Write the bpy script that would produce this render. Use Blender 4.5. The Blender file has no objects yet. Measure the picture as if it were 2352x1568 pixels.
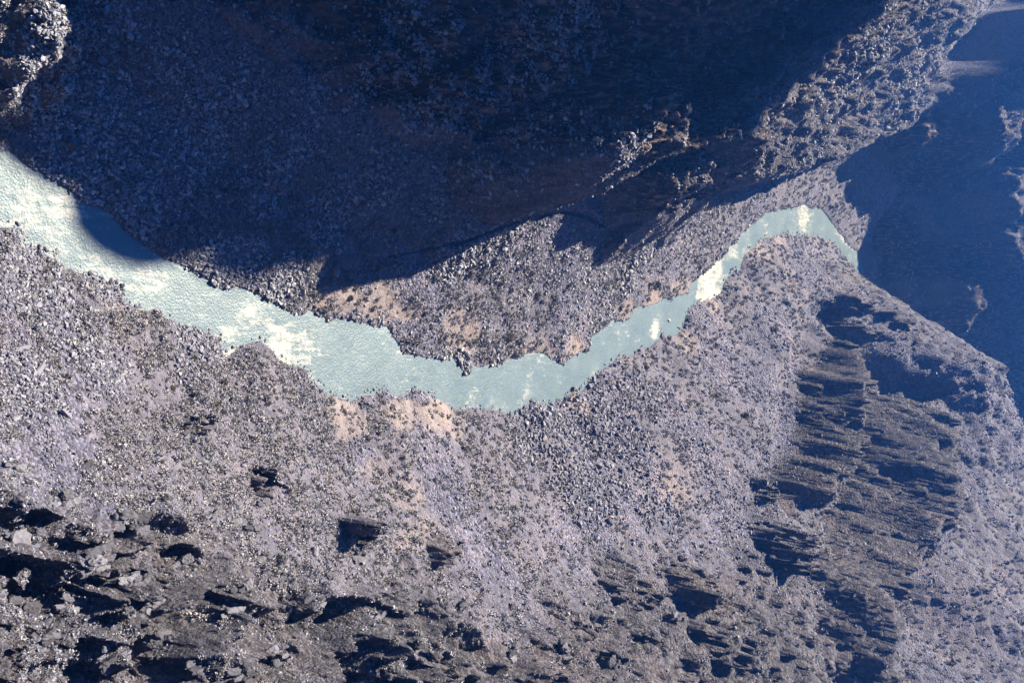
import bpy, bmesh, math, random
import numpy as np

SC = bpy.context.scene
QUICK = False
COL = SC.collection

# ------------------------------------------------------------------ camera, sky, sun, exposure
CAM_H = 350.0                      # metres above the river
DEP = math.radians(37.5)           # the lens looks this far below the horizon
LENS = 35.0
SUN_AZ = math.radians(35.0)        # sun stands ahead of the lens, this far towards -X
SUN_EL = math.radians(45.0)

cam_d = bpy.data.cameras.new("camera")
cam_d.lens = LENS
cam_d.sensor_width = 36.0
cam_d.sensor_fit = 'HORIZONTAL'
cam_d.clip_start = 1.0
cam_d.clip_end = 20000.0
cam = bpy.data.objects.new("camera", cam_d)
COL.objects.link(cam)
from mathutils import Matrix, Vector
U = Vector((0, math.sin(DEP), math.cos(DEP)))
F = Vector((0, math.cos(DEP), -math.sin(DEP)))
W = Vector((-1, 0, 0))
# the photograph was taken upright and is shown turned: the picture's right is up
cam.matrix_world = Matrix(((U.x, W.x, -F.x, 0), (U.y, W.y, -F.y, 0), (U.z, W.z, -F.z, CAM_H), (0, 0, 0, 1)))
SC.camera = cam

SUN_DIR = np.array([-math.sin(SUN_AZ) * math.cos(SUN_EL), math.cos(SUN_AZ) * math.cos(SUN_EL), math.sin(SUN_EL)])
world = bpy.data.worlds.new("World")
SC.world = world
world.use_nodes = True
wn = world.node_tree
wn.nodes.clear()
sky = wn.nodes.new('ShaderNodeTexSky')
sky.sky_type = 'NISHITA'
sky.sun_disc = False
sky.sun_elevation = SUN_EL
sky.sun_rotation = -SUN_AZ         # measured from +Y, clockwise
sky.altitude = 2200
sky.air_density = 0.5
sky.dust_density = 0.1
sky.ozone_density = 7.0
bg = wn.nodes.new('ShaderNodeBackground')
bg.inputs['Strength'].default_value = 0.055
wo = wn.nodes.new('ShaderNodeOutputWorld')
hs = wn.nodes.new('ShaderNodeHueSaturation')
hs.inputs['Saturation'].default_value = 1.25
hs.inputs['Hue'].default_value = 0.512
wn.links.new(sky.outputs['Color'], hs.inputs['Color'])
wn.links.new(hs.outputs['Color'], bg.inputs['Color'])
wn.links.new(bg.outputs['Background'], wo.inputs['Surface'])

sun_d = bpy.data.lights.new("sun", 'SUN')
sun_d.energy = 5.0
sun_d.angle = math.radians(0.5)
sun_d.color = (1.0, 0.985, 0.97)
sun = bpy.data.objects.new("sun", sun_d)
COL.objects.link(sun)
sun.location = (-400, 600, 900)
sun.rotation_euler = Vector(SUN_DIR).to_track_quat('Z', 'Y').to_euler()

SC.view_settings.view_transform = 'Standard'
SC.view_settings.look = 'None'
SC.view_settings.exposure = 1.85
SC.view_settings.gamma = 1.0
SC.view_settings.use_curve_mapping = False
SC.render.engine = 'CYCLES'
SC.cycles.max_bounces = 4
SC.cycles.diffuse_bounces = 1
SC.cycles.glossy_bounces = 2
SC.cycles.transmission_bounces = 2
SC.cycles.volume_bounces = 0
SC.cycles.use_denoising = True
SC.cycles.use_fast_gi = False

# ------------------------------------------------------------------ TERRAIN (numpy only)
#<TERRAIN>
PXF = 1176.0 * 35.0 / 18.0


def ray(px, py):
    """direction through a point of the photograph (2352 px wide)"""
    u = (px - 1176.0) / PXF
    v = (py - 784.0) / PXF
    return np.array([v, math.cos(DEP) + u * math.sin(DEP), -math.sin(DEP) + u * math.cos(DEP)])


def on_plane(px, py, z=0.0):
    r = ray(px, py)
    t = (CAM_H - z) / -r[2]
    return r[0] * t, r[1] * t


LB_PX = [(-60, 325), (17, 352), (60, 385), (113, 402), (150, 430), (172, 445), (187, 467), (237, 473), (273, 510), (290, 533), (353, 583), (417, 609), (450, 626),
         (483, 656), (547, 669), (588, 686), (638, 696), (678, 726), (721, 723), (761, 739), (808, 733), (855, 746), (888, 756), (908, 789),
         (931, 817), (975, 822), (1018, 822), (1038, 819), (1071, 856), (1088, 836), (1121, 836), (1141, 842), (1176, 826), (1209, 812), (1253, 819),
         (1291, 839), (1309, 822), (1349, 802), (1363, 769), (1396, 749), (1406, 729), (1429, 739), (1463, 709), (1503, 696), (1539, 682), (1579, 676),
         (1589, 652), (1643, 609), (1666, 586), (1706, 539), (1740, 505), (1770, 485), (1810, 482), (1850, 475), (1885, 480), (1905, 510), (1930, 540),
         (1955, 570), (1975, 590), (1984, 620), (1990, 660)]
RB_PX = [(-60, 500), (33, 533), (57, 566), (83, 586), (133, 593), (150, 613), (187, 626), (227, 639), (267, 659), (277, 686), (300, 699), (340, 713), (360, 706),
         (387, 729), (407, 753), (433, 756), (493, 769), (520, 809), (567, 785), (588, 786), (615, 799), (655, 833), (701, 849), (711, 876), (748, 903),
         (788, 916), (821, 916), (838, 906), (878, 899), (901, 906), (931, 909), (941, 889), (971, 896), (1008, 913), (1035, 933), (1068, 936),
         (1121, 936), (1148, 943), (1176, 956), (1196, 953), (1219, 916), (1256, 923), (1293, 923), (1306, 899), (1343, 883), (1369, 866), (1389, 846),
         (1423, 823), (1463, 806), (1493, 799), (1516, 779), (1519, 769), (1553, 769), (1569, 746), (1576, 719), (1606, 689), (1653, 676), (1669, 636),
         (1696, 616), (1709, 583), (1743, 559), (1764, 543), (1800, 535), (1850, 540), (1890, 545), (1915, 560), (1940, 590), (1960, 615), (1975, 645), (1982, 670)]
LB = np.array([on_plane(*p) for p in LB_PX])
RB = np.array([on_plane(*p) for p in RB_PX])
LB = np.vstack([[[-170, -500]], [[-105, 60]], LB, [[40, 1215], [190, 1290], [420, 1360], [900, 1420], [2500, 1500]]])
RB = np.vstack([[[-120, -500]], [[-70, 60]], RB, [[60, 1165], [200, 1235], [430, 1300], [900, 1360], [2500, 1440]]])


def hash2(ix, iy, seed):
    h = (ix.astype(np.int64) * 374761393 + iy.astype(np.int64) * 668265263 + seed * 1442695041) & 0xFFFFFFFF
    h = ((h ^ (h >> 13)) * 1274126177) & 0xFFFFFFFF
    h = ((h ^ (h >> 16)) * 2246822519) & 0xFFFFFFFF
    return ((h ^ (h >> 15)) & 0xFFFFFF).astype(np.float64) / 0xFFFFFF


def vnoise(x, y, seed=0):
    fx = np.floor(x); fy = np.floor(y)
    ix = fx.astype(np.int64); iy = fy.astype(np.int64)
    tx = x - fx; ty = y - fy
    tx = tx * tx * tx * (tx * (tx * 6 - 15) + 10); ty = ty * ty * ty * (ty * (ty * 6 - 15) + 10)
    a = hash2(ix, iy, seed); b = hash2(ix + 1, iy, seed); c = hash2(ix, iy + 1, seed); d = hash2(ix + 1, iy + 1, seed)
    return (a + (b - a) * tx) * (1 - ty) + (c + (d - c) * tx) * ty      # 0..1


def fbm(x, y, octv=4, seed=0, gain=0.5, lac=2.03):
    s = 0.0; a = 1.0; n = 0.0
    for o in range(octv):
        s = s + a * (vnoise(x, y, seed + o * 17) * 2 - 1); n += a
        a *= gain; x, y = (x * 0.8 - y * 0.6) * lac + 11.3, (x * 0.6 + y * 0.8) * lac - 7.7
    return s / n                                                         # -1..1


def ridged(x, y, octv=4, seed=0, gain=0.5, lac=2.1, rot=True):
    s = 0.0; a = 1.0; n = 0.0
    for o in range(octv):
        s = s + a * (1 - np.abs(vnoise(x, y, seed + o * 31) * 2 - 1)); n += a
        a *= gain
        if rot:
            x, y = (x * 0.8 - y * 0.6) * lac + 5.1, (x * 0.6 + y * 0.8) * lac - 3.3
        else:
            x, y = x * lac + 5.1, y * lac - 3.3
    return s / n                                                         # 0..1


def blocks(x, y, seed=0):
    """broken blocks: every cell has its own step height and its own tilt"""
    ix = np.floor(x).astype(np.int64); iy = np.floor(y).astype(np.int64)
    best = np.full(x.shape, 9.0); h = np.zeros_like(x)
    for ax in (-1, 0, 1):
        for ay in (-1, 0, 1):
            jx = ix + ax; jy = iy + ay
            r1 = hash2(jx, jy, seed); r2 = hash2(jx, jy, seed + 5)
            dx = x - jx - r1; dy = y - jy - r2
            d = dx * dx + dy * dy
            k = d < best
            best = np.where(k, d, best)
            r3 = np.mod(r1 * 7.31 + r2 * 3.77, 1.0)
            h = np.where(k, r3 * 2 - 1 + 1.3 * dx * (r1 - 0.5) + 1.3 * dy * (r2 - 0.5), h)
    return h


def sstep(a, b, x):
    t = np.clip((x - a) / (b - a), 0, 1)
    return t * t * (3 - 2 * t)


def seg_dist(X, Y, P):
    best = np.full(X.shape, 1e18)
    for i in range(len(P) - 1):
        ax, ay = P[i]; bx, by = P[i + 1]
        dx, dy = bx - ax, by - ay
        t = np.clip(((X - ax) * dx + (Y - ay) * dy) / (dx * dx + dy * dy), 0, 1)
        d = (X - ax - t * dx) ** 2 + (Y - ay - t * dy) ** 2
        np.minimum(best, d, out=best)
    return np.sqrt(best)


def smooth_line(P, w):
    ys = np.arange(-500, 1500, 5.0)
    xs = np.interp(ys, P[:, 1], P[:, 0])
    k = np.exp(-0.5 * (np.arange(-40, 41) * 5.0 / w) ** 2); k /= k.sum()
    pad = np.concatenate([np.full(40, xs[0]), xs, xs[-1] + (xs[-1] - xs[-2]) * np.arange(1, 41)])
    return np.stack([np.convolve(pad, k, 'valid'), ys], 1)[::6]


def inside_poly(X, Y, P):
    r = np.zeros(X.shape, bool)
    n = len(P)
    for i in range(n):
        ax, ay = P[i]; bx, by = P[(i + 1) % n]
        if ay == by:
            continue
        c = ((ay > Y) != (by > Y))
        r ^= c & (X < (bx - ax) * (Y - ay) / (by - ay) + ax)
    return r


SH = None
RIVER = np.vstack([LB, RB[::-1]])
LBs = smooth_line(LB, 45.0)
RBs = smooth_line(RB, 45.0)
LBs = np.vstack([LBs, [[2500, 1500]]]); RBs = np.vstack([RBs, [[2500, 1440]]])

# foot of the sun rays that graze the rim: the edge of the great shadow on the floor (photograph px, assumed ground height)
SHADOW_PX = [(-200, 300), (0, 352), (110, 408), (170, 440), (165, 520), (215, 575), (300, 615), (420, 622), (470, 590), (570, 648), (700, 628), (900, 590),
             (1060, 560), (1200, 505), (1300, 490), (1440, 545), (1560, 500), (1700, 465), (1830, 410), (1945, 348), (2050, 440), (1985, 565)]
HD = SUN_DIR[:2] / np.linalg.norm(SUN_DIR[:2])
TANEL = SUN_DIR[2] / np.linalg.norm(SUN_DIR[:2])


def shadow_sheet(X, Y):
    w = X * HD[1] - Y * HD[0]
    a = X * HD[0] + Y * HD[1]
    da = a - np.interp(w, sh_w[sh_o], sh_a[sh_o])
    return np.interp(w, sh_w[sh_o], SH[sh_o, 2]) + da * TANEL, da


def terrain(X, Y, detail=True):
    """height, and masks: side (-1 left / +1 right / 0 river), distance to bank, rockiness"""
    X = np.asarray(X, float); Y = np.asarray(Y, float)
    Xb, Yb = X + 1.7 * fbm(X / 5, Y / 5, 3, 3) + 2.5 * fbm(X / 17, Y / 17, 2, 6), Y + 1.7 * fbm(X / 5, Y / 5, 3, 4) + 5 * sstep(500, 800, Y) * fbm(X / 17, Y / 17, 2, 8)
    river = inside_poly(Xb, Yb, RIVER)
    dl = seg_dist(Xb, Yb, LB); dr = seg_dist(Xb, Yb, RB)
    left = (dl < dr) & ~river
    right = ~left & ~river
    dls = seg_dist(X, Y, LBs); drs = seg_dist(X, Y, RBs)
    # ---------------- right side, sunlit
    m = sstep(15, 80, dr)
    d = dr * (1 - m) + np.maximum(drs, 1) * m
    wob = fbm(X / 90, Y / 90, 3, 5)
    d1 = d * (1 + 0.12 * wob)
    zr = 1.0 * (1 - np.exp(-dr / 1.5)) + 0.52 * d1 + 0.16 * np.maximum(d1 - 35, 0) + 0.12 * np.maximum(d1 - 110, 0)
    # beyond the scree the spur above the bend stands steeper, with a bench on top
    st = sstep(820, 985, Y + 30 * fbm(X / 45, Y / 45, 3, 7) - 0.25 * X)
    zs = 0.5 * np.minimum(d1, 24) + 1.62 * np.clip(d1 - 24, 0, 94) + 0.22 * np.maximum(d1 - 118, 0)
    zr = np.where(d1 < 400, zr + st * np.maximum(zs - zr, 0), zr)
    rockr = (1 - 0.6 * sstep(450, 660, Y - 0.4 * X)) * sstep(66, 108, d1 + 34 * fbm(X / 40, Y / 40, 3, 9) - 0.05 * (Y - 150))
    zr, rs = RIGHT_SPURS(X, Y, d1, zr)
    rockr = np.maximum(np.maximum(rockr, rs), sstep(0.25, 0.6, st) * sstep(20, 45, d1) * (1 - 0.8 * sstep(110, 140, d1)) * 0.5)
    # ---------------- left side, in shade
    ml = sstep(15, 80, dl)
    e = dl * (1 - ml) + np.maximum(dls, 1) * ml
    e1 = e * (1 + 0.10 * fbm(X / 80, Y / 80, 3, 15))
    w = X * HD[1] - Y * HD[0]
    w = w + 14 * fbm(X / 60, Y / 60, 3, 17)
    mid = sstep(200, 226, w) * (1 - sstep(372, 400, w))      # open shoulder that the sun reaches
    farw = sstep(372, 400, w)
    foot = 85 - 14 * mid + 24 * fbm(Y / 140.0, X * 0, 2, 21)
    lo = np.minimum(e1, foot)
    over = np.maximum(e1 - foot + 9 * fbm(X / 16, Y / 16, 3, 25), 0)
    rockl = sstep(-5, 15, e1 - foot) * (1 - 0.94 * mid * sstep(8, 25, over))
    zl = 1.0 * (1 - np.exp(-dl / 1.5)) + 0.25 * lo + 0.38 * np.maximum(lo - 42, 0) + over * (1.15 - 0.95 * mid - 0.3 * sstep(110, 160, w) * (1 - mid)) + mid * (36 + 12 * fbm(Y / 40.0, X / 200, 3, 23)) * sstep(0, 13, over)
    if SH is not None:
        zl0 = 0.25 * e1
        S, da = shadow_sheet(X, Y)
        rim = sstep(190, 285, e1) * (1 - mid)
        notch = 12 * sstep(138, 150, w) * (1 - sstep(180, 190, w))
        up = S + 2 - 3 * sstep(130, 160, w) + 9 * fbm(w / 7, w * 0, 3, 19) - notch - np.maximum(e1 - 325, 0) * 0.5
        zn = zl * (1 - rim) + up * rim
        cap = np.where(da > 30, S + 3 - notch * (0.75 + 0.25 * sstep(190, 285, e1)) - 22 * (1 - sstep(190, 285, e1)) * sstep(30, 90, da), 1e9)
        zn = np.minimum(zn, cap)
        zf = S - 3 - 12 * sstep(5, 60, da) * (1 - sstep(330, 480, da))
        zf = np.where(da < 12, zl, np.where(da < 40, zl + (zf - zl) * sstep(12, 40, da), zf))
        zl = np.where(mid > 0, zl * mid + zn * (1 - mid), zn)
        zl = zl * (1 - farw) + zf * farw
        band = sstep(170, 190, w) * (1 - sstep(385, 405, w))
        D = 62 + 30 * fbm(w / 22, w * 0, 3, 27)
        zl = np.where((band > 0) & (da > 0) & (da < D + 45), np.minimum(zl, np.maximum(S - 4, zl0)), zl)
        lev = S + 1 + 9 * fbm(X / 14, Y / 14, 3, 29) - np.where(da < D, 1.5, 0.9) * np.abs(da - D)
        lev = np.where((band > 0.5) & (da > 4), lev, -99)
        rb = lev > zl
        zl = np.maximum(zl, lev)
    zl, rl = LEFT_SPURS(X, Y, e1, zl)
    rockl = np.maximum(rockl, rl)
    if SH is not None:
        rockl = np.maximum(rockl, rb * 0.6) * (1 - rim)
        rockl = np.where((farw > 0.5) & (da > 15), 0.75, rockl)
    crest = 640 + 40 * fbm(X / 300, Y / 300, 2, 40)
    zl = np.where(zl > crest, crest + (zl - crest) * 0.08, zl)
    zr = np.where(zr > 470, 470 + (zr - 470) * 0.08, zr)
    if detail:
        # broken ledges and fins of bedrock that strike along the canyon
        wx = X + 5 * fbm(X / 30, Y / 40, 2, 57)
        fin = ridged(wx / 11, Y / 24, 2, 61, 0.5, 2.1, True)
        fin = np.where(fin > 0.6, fin + 0.6 * (fin - 0.6), fin)
        fin2 = ridged(X / 55, Y / 80, 3, 71)
        zr = zr + rockr * ((fin - 0.62) * (25 - 22 * sstep(280, 500, Y)) + (fin2 - 0.6) * (26 - 16 * sstep(450, 620, Y)))
        finl = ridged(wx / 13, Y / 30, 3, 81, 0.5, 2.1, True)
        finl2 = ridged(X / 70, Y / 90, 3, 91)
        zl = zl + rockl * ((finl - 0.62) * 12 + (finl2 - 0.6) * 22) * (1 - 0.4 * farw)
        zl = zl + mid * 20 * (ridged(X / 48, Y / 60, 3, 95) - 0.62) * sstep(60, 110, e1)
        zr = zr + st * sstep(25, 60, d1) * 6 * fbm(X / 15, Y / 15, 3, 97)
        rk = np.where(left, rockl * (1 - 0.5 * farw), rockr)
        n = (rk > 0.05) & (Y < 1150) & (Y > 60) & (np.abs(X) < 420)
        xb = X[n] + 1.5 * fbm(X[n] / 5, Y[n] / 5, 2, 63); yb = Y[n] + 2.5 * fbm(X[n] / 7, Y[n] / 7, 2, 64)
        xb = xb + 0.12 * yb
        big = sstep(-0.2, 0.3, fbm(X[n] / 35, Y[n] / 45, 2, 66))
        nf = 1 - sstep(230, 520, yb)
        bb = rk[n] * ((1 + 5.0 * nf) * big * blocks(xb / 4.2, yb / 10, 67) + 1.5 * nf * blocks(xb / 2.0, yb / 4.2, 68) + 0.6 * nf * blocks(xb / 0.9, yb / 1.5, 69) + (1 - nf) * (3.2 * blocks(xb / 11, yb / 12, 72) + 1.4 * blocks(xb / 5, yb / 6, 73)))
        zr[n] += bb; zl[n] += bb
        def terrace(z, H, seed):
            q = (z + 6 * fbm(X / 22, Y / 22, 3, seed)) / H
            f = q - np.floor(q)
            return (np.floor(q) + sstep(0.3, 0.62, f) - q) * H
        zr = zr + rockr * sstep(380, 520, Y) * 0.8 * terrace(zr, 9.0, 75)
        zl = zl + rockl * (1 - farw) * (1 - mid) * 0.7 * terrace(zl, 8.0, 77)
        gul = fbm(Y / 14 + 0.4 * fbm(X / 50, Y / 50, 2, 33), X / 160, 3, 51)
        amp = sstep(3, 30, np.minimum(dl, dr))
        zr = zr + amp * (1 - 0.6 * rockr) * gul * 1.6
        zl = zl + amp * (1 - 0.6 * rockl) * gul * 1.4
        fl = sstep(330, 560, Y)
        lump = (1 - fl) * fbm(X / 6, Y / 6, 4, 101, 0.6) + fl * 0.8 * fbm(X / 9, Y / 9, 2, 103, 0.5)
        b = sstep(0.5, 8, np.minimum(dl, dr))
        zr = zr + b * lump * (0.9 + 1.2 * rockr)
        zl = zl + b * lump * (0.9 + 1.0 * rockl)
    bed = -2.0 - 0 * X
    z = np.where(river, bed, np.where(left, zl, zr))
    side = np.where(river, 0, np.where(left, -1, 1))
    return z, side, np.where(left, dl, dr), np.where(left, rockl, rockr)


def at(px, py, Y):
    r = ray(px, py)
    return r * (Y / r[1]) + np.array([0, 0, CAM_H])


def spur(X, Y, crest, s1, s2, s_end, warp=7.0, seed=0, ymargin=(160, 420), xmargin=130):
    """a buttress: crest points sorted by X; s1 fall towards the lens, s2 fall away from it, s_end past its ends"""
    c = np.array(sorted([tuple(p) for p in crest]))
    n = (X > c[0, 0] - xmargin) & (X < c[-1, 0] + xmargin + 200) & (Y > c[:, 1].min() - ymargin[0]) & (Y < c[:, 1].max() + ymargin[1])
    z = np.full(X.shape, -999.0); sd = np.full(X.shape, 999.0)
    if not n.any():
        return z, sd
    x = X[n]; y = Y[n]
    x, y = x + warp * fbm(x / 24, y / 24, 3, seed + 1), y + warp * fbm(x / 24, y / 24, 3, seed + 2)
    best = np.full(x.shape, 1e18); zb = np.zeros_like(x); endb = np.zeros(x.shape, bool); side = np.zeros_like(x)
    for i in range(len(c) - 1):
        dx, dy = c[i + 1, 0] - c[i, 0], c[i + 1, 1] - c[i, 1]
        t0 = ((x - c[i, 0]) * dx + (y - c[i, 1]) * dy) / (dx * dx + dy * dy)
        t = np.clip(t0, 0, 1)
        dd = (x - c[i, 0] - t * dx) ** 2 + (y - c[i, 1] - t * dy) ** 2
        k = dd < best
        best = np.where(k, dd, best)
        zb = np.where(k, c[i, 2] + t * (c[i + 1, 2] - c[i, 2]), zb)
        endb = np.where(k, ((t0 < 0) & (i == 0)) | ((t0 > 1) & (i == len(c) - 2)), endb)
        side = np.where(k, dx * (y - c[i, 1]) - dy * (x - c[i, 0]), side)
    d = np.sqrt(best)
    sl = np.where(side < 0, s1, s2)
    sl = np.where(endb, np.maximum(sl, s_end), sl)
    z[n] = zb - sl * d
    sd[n] = np.where(side < 0, -d, d)
    return z, sd


R_TIP = [at(1985, 645, 1078), at(2050, 690, 1050), at(2110, 722, 1030), at(2165, 768, 1010), at(2230, 775, 995), at(2290, 778, 985), at(2352, 872, 985), at(2500, 1100, 990)]
R_CLIFF_A = [at(1960, 790, 839), at(1990, 850, 818), at(1990, 960, 774), at(1965, 1080, 732), at(1928, 1133, 704)]
R_CLIFF_B = [at(2190, 960, 876), at(2210, 1000, 851), at(2200, 1150, 796), at(2115, 1260, 740), at(2065, 1400, 681), at(2050, 1560, 649)]
# low scarps on the sunny slope: picture point at the top of the scarp, half width m, height m
SCARPS = [(580, 1110, 5, 9), (790, 1240, 6, 9), (990, 1270, 6, 8), (1390, 1350, 8, 16), (1540, 1345, 8, 17), (1745, 1255, 12, 26), (415, 985, 5, 8), (1600, 1480, 8, 17), (1730, 1120, 8, 12), (1930, 690, 8, 12), (2020, 730, 9, 14), (1940, 760, 8, 13)]
SCARP_AT = None


def RIGHT_SPURS(X, Y, d, z):
    rock = np.zeros_like(X)
    for crest, s1, s2, s3, sd in ((R_CLIFF_A, 3.6, 0.8, 1.4, 420), (R_CLIFF_B, 2.6, 0.25, 1.5, 440)):
        q, dd = spur(X, Y, crest, s1, s2, s3, 7.0, sd)
        z = z - 15 * np.exp(-((dd + 24) / 18) ** 2) * sstep(40, 80, d) * (q > z - 110)
        rock = np.where((q > z - 4) & (dd < 12), 1.0, rock)
        z = np.maximum(z, np.minimum(q, 1.4 * d - 4))
    if SCARP_AT is not None:
        for i, (x0, y0, hw, h) in enumerate(SCARP_AT):
            n = (np.abs(X - x0) < 3.2 * hw) & (np.abs(Y - y0) < 90)
            if not n.any():
                continue
            x = X[n] - x0 + 0.8 * hw * fbm(X[n] / 9, Y[n] / 14, 3, 540 + i); y = Y[n] - y0 + 9 * fbm(X[n] / 6, Y[n] / 12, 4, 500 + i)
            a = np.clip(1.5 - np.abs(x) / hw + 0.5 * fbm(X[n] / 4, Y[n] / 9, 2, 560 + i), 0, 1) * h * np.clip(1 - y / (3.0 * h), 0, 1) * sstep(-1, 3, y) * np.clip(0.75 + 0.45 * blocks(x / 3.5, y / 6, 570 + i), 0.1, 1.3)
            z[n] += a
            rock[n] = np.maximum(rock[n], sstep(0.15, 0.4, a / h) * (y < 14))
    return z, rock


L_RIDGE = [(-97, 520, 80), (-104, 556, 86), (-116, 565, 98), (-131, 590, 102), (-154, 605, 108), (-176, 615, 112), (-230, 625, 125), (-300, 640, 150)]
L_BUMPS = [(-108, 560, 16, 10), (-120, 590, 14, 10)]

# knobs whose tops stand up into the sun: centre, half length along and across the sun's bearing, metres above the shadow
L_KNOBS = [(-97, 416, 22, 22, 2), (-99, 512, 13, 15, 3), (-100, 156, 12, 11, 9), (-226, 1110, 22, 34, 6), (-158, 1180, 16, 24, 6), (-108, 1208, 16, 22, 6), (-66, 1180, 11, 15, 5), (-44, 1200, 10, 12, 5), (-24, 1203, 6, 8, 3), (-207, 1022, 9, 12, 3)]


def LEFT_SPURS(X, Y, d, z):
    if SH is None:
        return z, np.zeros_like(X)
    q, dd = spur(X, Y, L_RIDGE, 1.5, 1.3, 2.0, 9.0, 460)
    rock = np.where((q > z - 4) & (dd < 10), 1.0, 0.0)
    z = np.maximum(z, q)
    for i, (x0, y0, ra, rw, up_) in enumerate(L_KNOBS):
        n = (np.abs(X - x0) < 80) & (np.abs(Y - y0) < 80)
        if not n.any():
            continue
        x, y = X[n] + 7 * fbm(X[n] / 11, Y[n] / 11, 3, 680 + i), Y[n] + 7 * fbm(X[n] / 11, Y[n] / 11, 3, 690 + i)
        a_ = (x - x0) * HD[0] + (y - y0) * HD[1]; w_ = (x - x0) * HD[1] - (y - y0) * HD[0]
        s0 = shadow_sheet(X[n], Y[n])[0]
        q = np.hypot(a_ / ra, w_ / rw)
        sc_ = shadow_sheet(np.array([x0]), np.array([y0]))[0][0]
        top = np.minimum(sc_ + 0.3 * a_, s0 + 16) + up_ - np.maximum(q - 1, 0) * max(ra, rw) * 1.7 + 4 * fbm(x / 8, y / 8, 3, 700 + i)
        zz = z[n]; k = top > zz
        z[n] = np.where(k, top, zz); rock[n] = np.where(k, 0.5, rock[n])
    for i, (x0, y0, r, h) in enumerate(L_BUMPS):
        g_ = np.exp(-(((X - x0) ** 2 + (Y - y0) ** 2) / r ** 2) ** 1.5)
        z = z + h * g_ * (0.85 + 0.5 * fbm(X / 12, Y / 12, 3, 480 + i))
    return z, rock


def hit(px, py, n=3000, tmax=2600.0):
    """walk the ray through a photograph point until it meets the land"""
    r = ray(px, py)
    t = np.linspace(150, tmax, n)
    P = r[None] * t[:, None] + np.array([0, 0, CAM_H])
    z = terrain(P[:, 0], P[:, 1], False)[0]
    k = np.argmax(P[:, 2] < z)
    return P[k]


SH = np.array([hit(*p) for p in SHADOW_PX])
sh_w = SH[:, 0] * HD[1] - SH[:, 1] * HD[0]          # constant along a sun ray seen from above
sh_a = SH[:, 0] * HD[0] + SH[:, 1] * HD[1]
sh_o = np.argsort(sh_w)
SCARP_AT = [(*hit(px, py)[:2], hw, h) for px, py, hw, h in SCARPS]
#</TERRAIN>


# ------------------------------------------------------------------ helpers
def new_mat(name):
    m = bpy.data.materials.new(name)
    m.use_nodes = True
    n = m.node_tree
    n.nodes.clear()
    out = n.nodes.new('ShaderNodeOutputMaterial')
    p = n.nodes.new('ShaderNodeBsdfPrincipled')
    n.links.new(p.outputs[0], out.inputs['Surface'])
    p.inputs['Specular IOR Level'].default_value = 0.2
    p.inputs['Roughness'].default_value = 0.9
    return m, n, p


def mesh_from(name, co, faces, smooth=False):
    """numpy verts and quad / tri faces"""
    me = bpy.data.meshes.new(name)
    k = faces.shape[1]
    me.vertices.add(len(co)); me.vertices.foreach_set('co', np.ascontiguousarray(co, np.float32).ravel())
    me.loops.add(faces.size); me.loops.foreach_set('vertex_index', np.ascontiguousarray(faces, np.int32).ravel())
    me.polygons.add(len(faces))
    me.polygons.foreach_set('loop_start', np.arange(0, faces.size, k, dtype=np.int32))
    me.polygons.foreach_set('use_smooth', np.full(len(faces), smooth))
    me.update(calc_edges=True)
    return me


def link(name, me, mat=None, kind=None, label=None, cat=None, group=None, parent=None):
    o = bpy.data.objects.new(name, me)
    COL.objects.link(o)
    if mat is not None and me is not None and not me.materials:
        me.materials.append(mat)
    for k, v in (('kind', kind), ('label', label), ('category', cat), ('group', group)):
        if v:
            o[k] = v
    o.parent = parent
    return o


ALBEDO = 0.5                       # all stone, soil and plant colours share this scale


class NG:
    """short hand for shader nodes"""
    def __init__(s, nt): s.nt = nt
    def n(s, t, **kw):
        x = s.nt.nodes.new(t)
        for k, v in kw.items(): setattr(x, k, v)
        return x
    def l(s, a, b): s.nt.links.new(a, b)
    def noise(s, vec, scale, detail=4, rough=0.6):
        x = s.n('ShaderNodeTexNoise'); x.inputs['Scale'].default_value = scale
        x.inputs['Detail'].default_value = detail; x.inputs['Roughness'].default_value = rough
        if vec is not None: s.l(vec, x.inputs['Vector'])
        return x.outputs['Fac']
    def ramp(s, fac, stops):
        r = s.n('ShaderNodeValToRGB'); e = r.color_ramp.elements
        if max(max(c) for p, c in stops) < 0.7:
            stops = [(p, tuple(q * ALBEDO for q in c)) for p, c in stops]
        while len(e) < len(stops): e.new(0.5)
        for q, (p, c) in zip(e, stops):
            q.position = p; q.color = (*c, 1) if len(c) == 3 else c
        s.l(fac, r.inputs['Fac']); return r.outputs['Color']
    def mix(s, fac, a, b, mode='MIX'):
        m = s.n('ShaderNodeMix', data_type='RGBA', blend_type=mode)
        for v, i in ((fac, 0), (a, 6), (b, 7)):
            if isinstance(v, (int, float)): m.inputs[i].default_value = v
            elif isinstance(v, tuple): m.inputs[i].default_value = (*v, 1)
            else: s.l(v, m.inputs[i])
        return m.outputs[2]
    def math(s, op, a, b=None):
        m = s.n('ShaderNodeMath', operation=op)
        for v, i in ((a, 0), (b, 1)):
            if v is None: continue
            if isinstance(v, (int, float)): m.inputs[i].default_value = v
            else: s.l(v, m.inputs[i])
        return m.outputs[0]
    def bump(s, h, dist, strength=1.0, normal=None):
        b = s.n('ShaderNodeBump'); b.inputs['Distance'].default_value = dist; b.inputs['Strength'].default_value = strength
        s.l(h, b.inputs['Height'])
        if normal is not None: s.l(normal, b.inputs['Normal'])
        return b.outputs['Normal']


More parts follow.
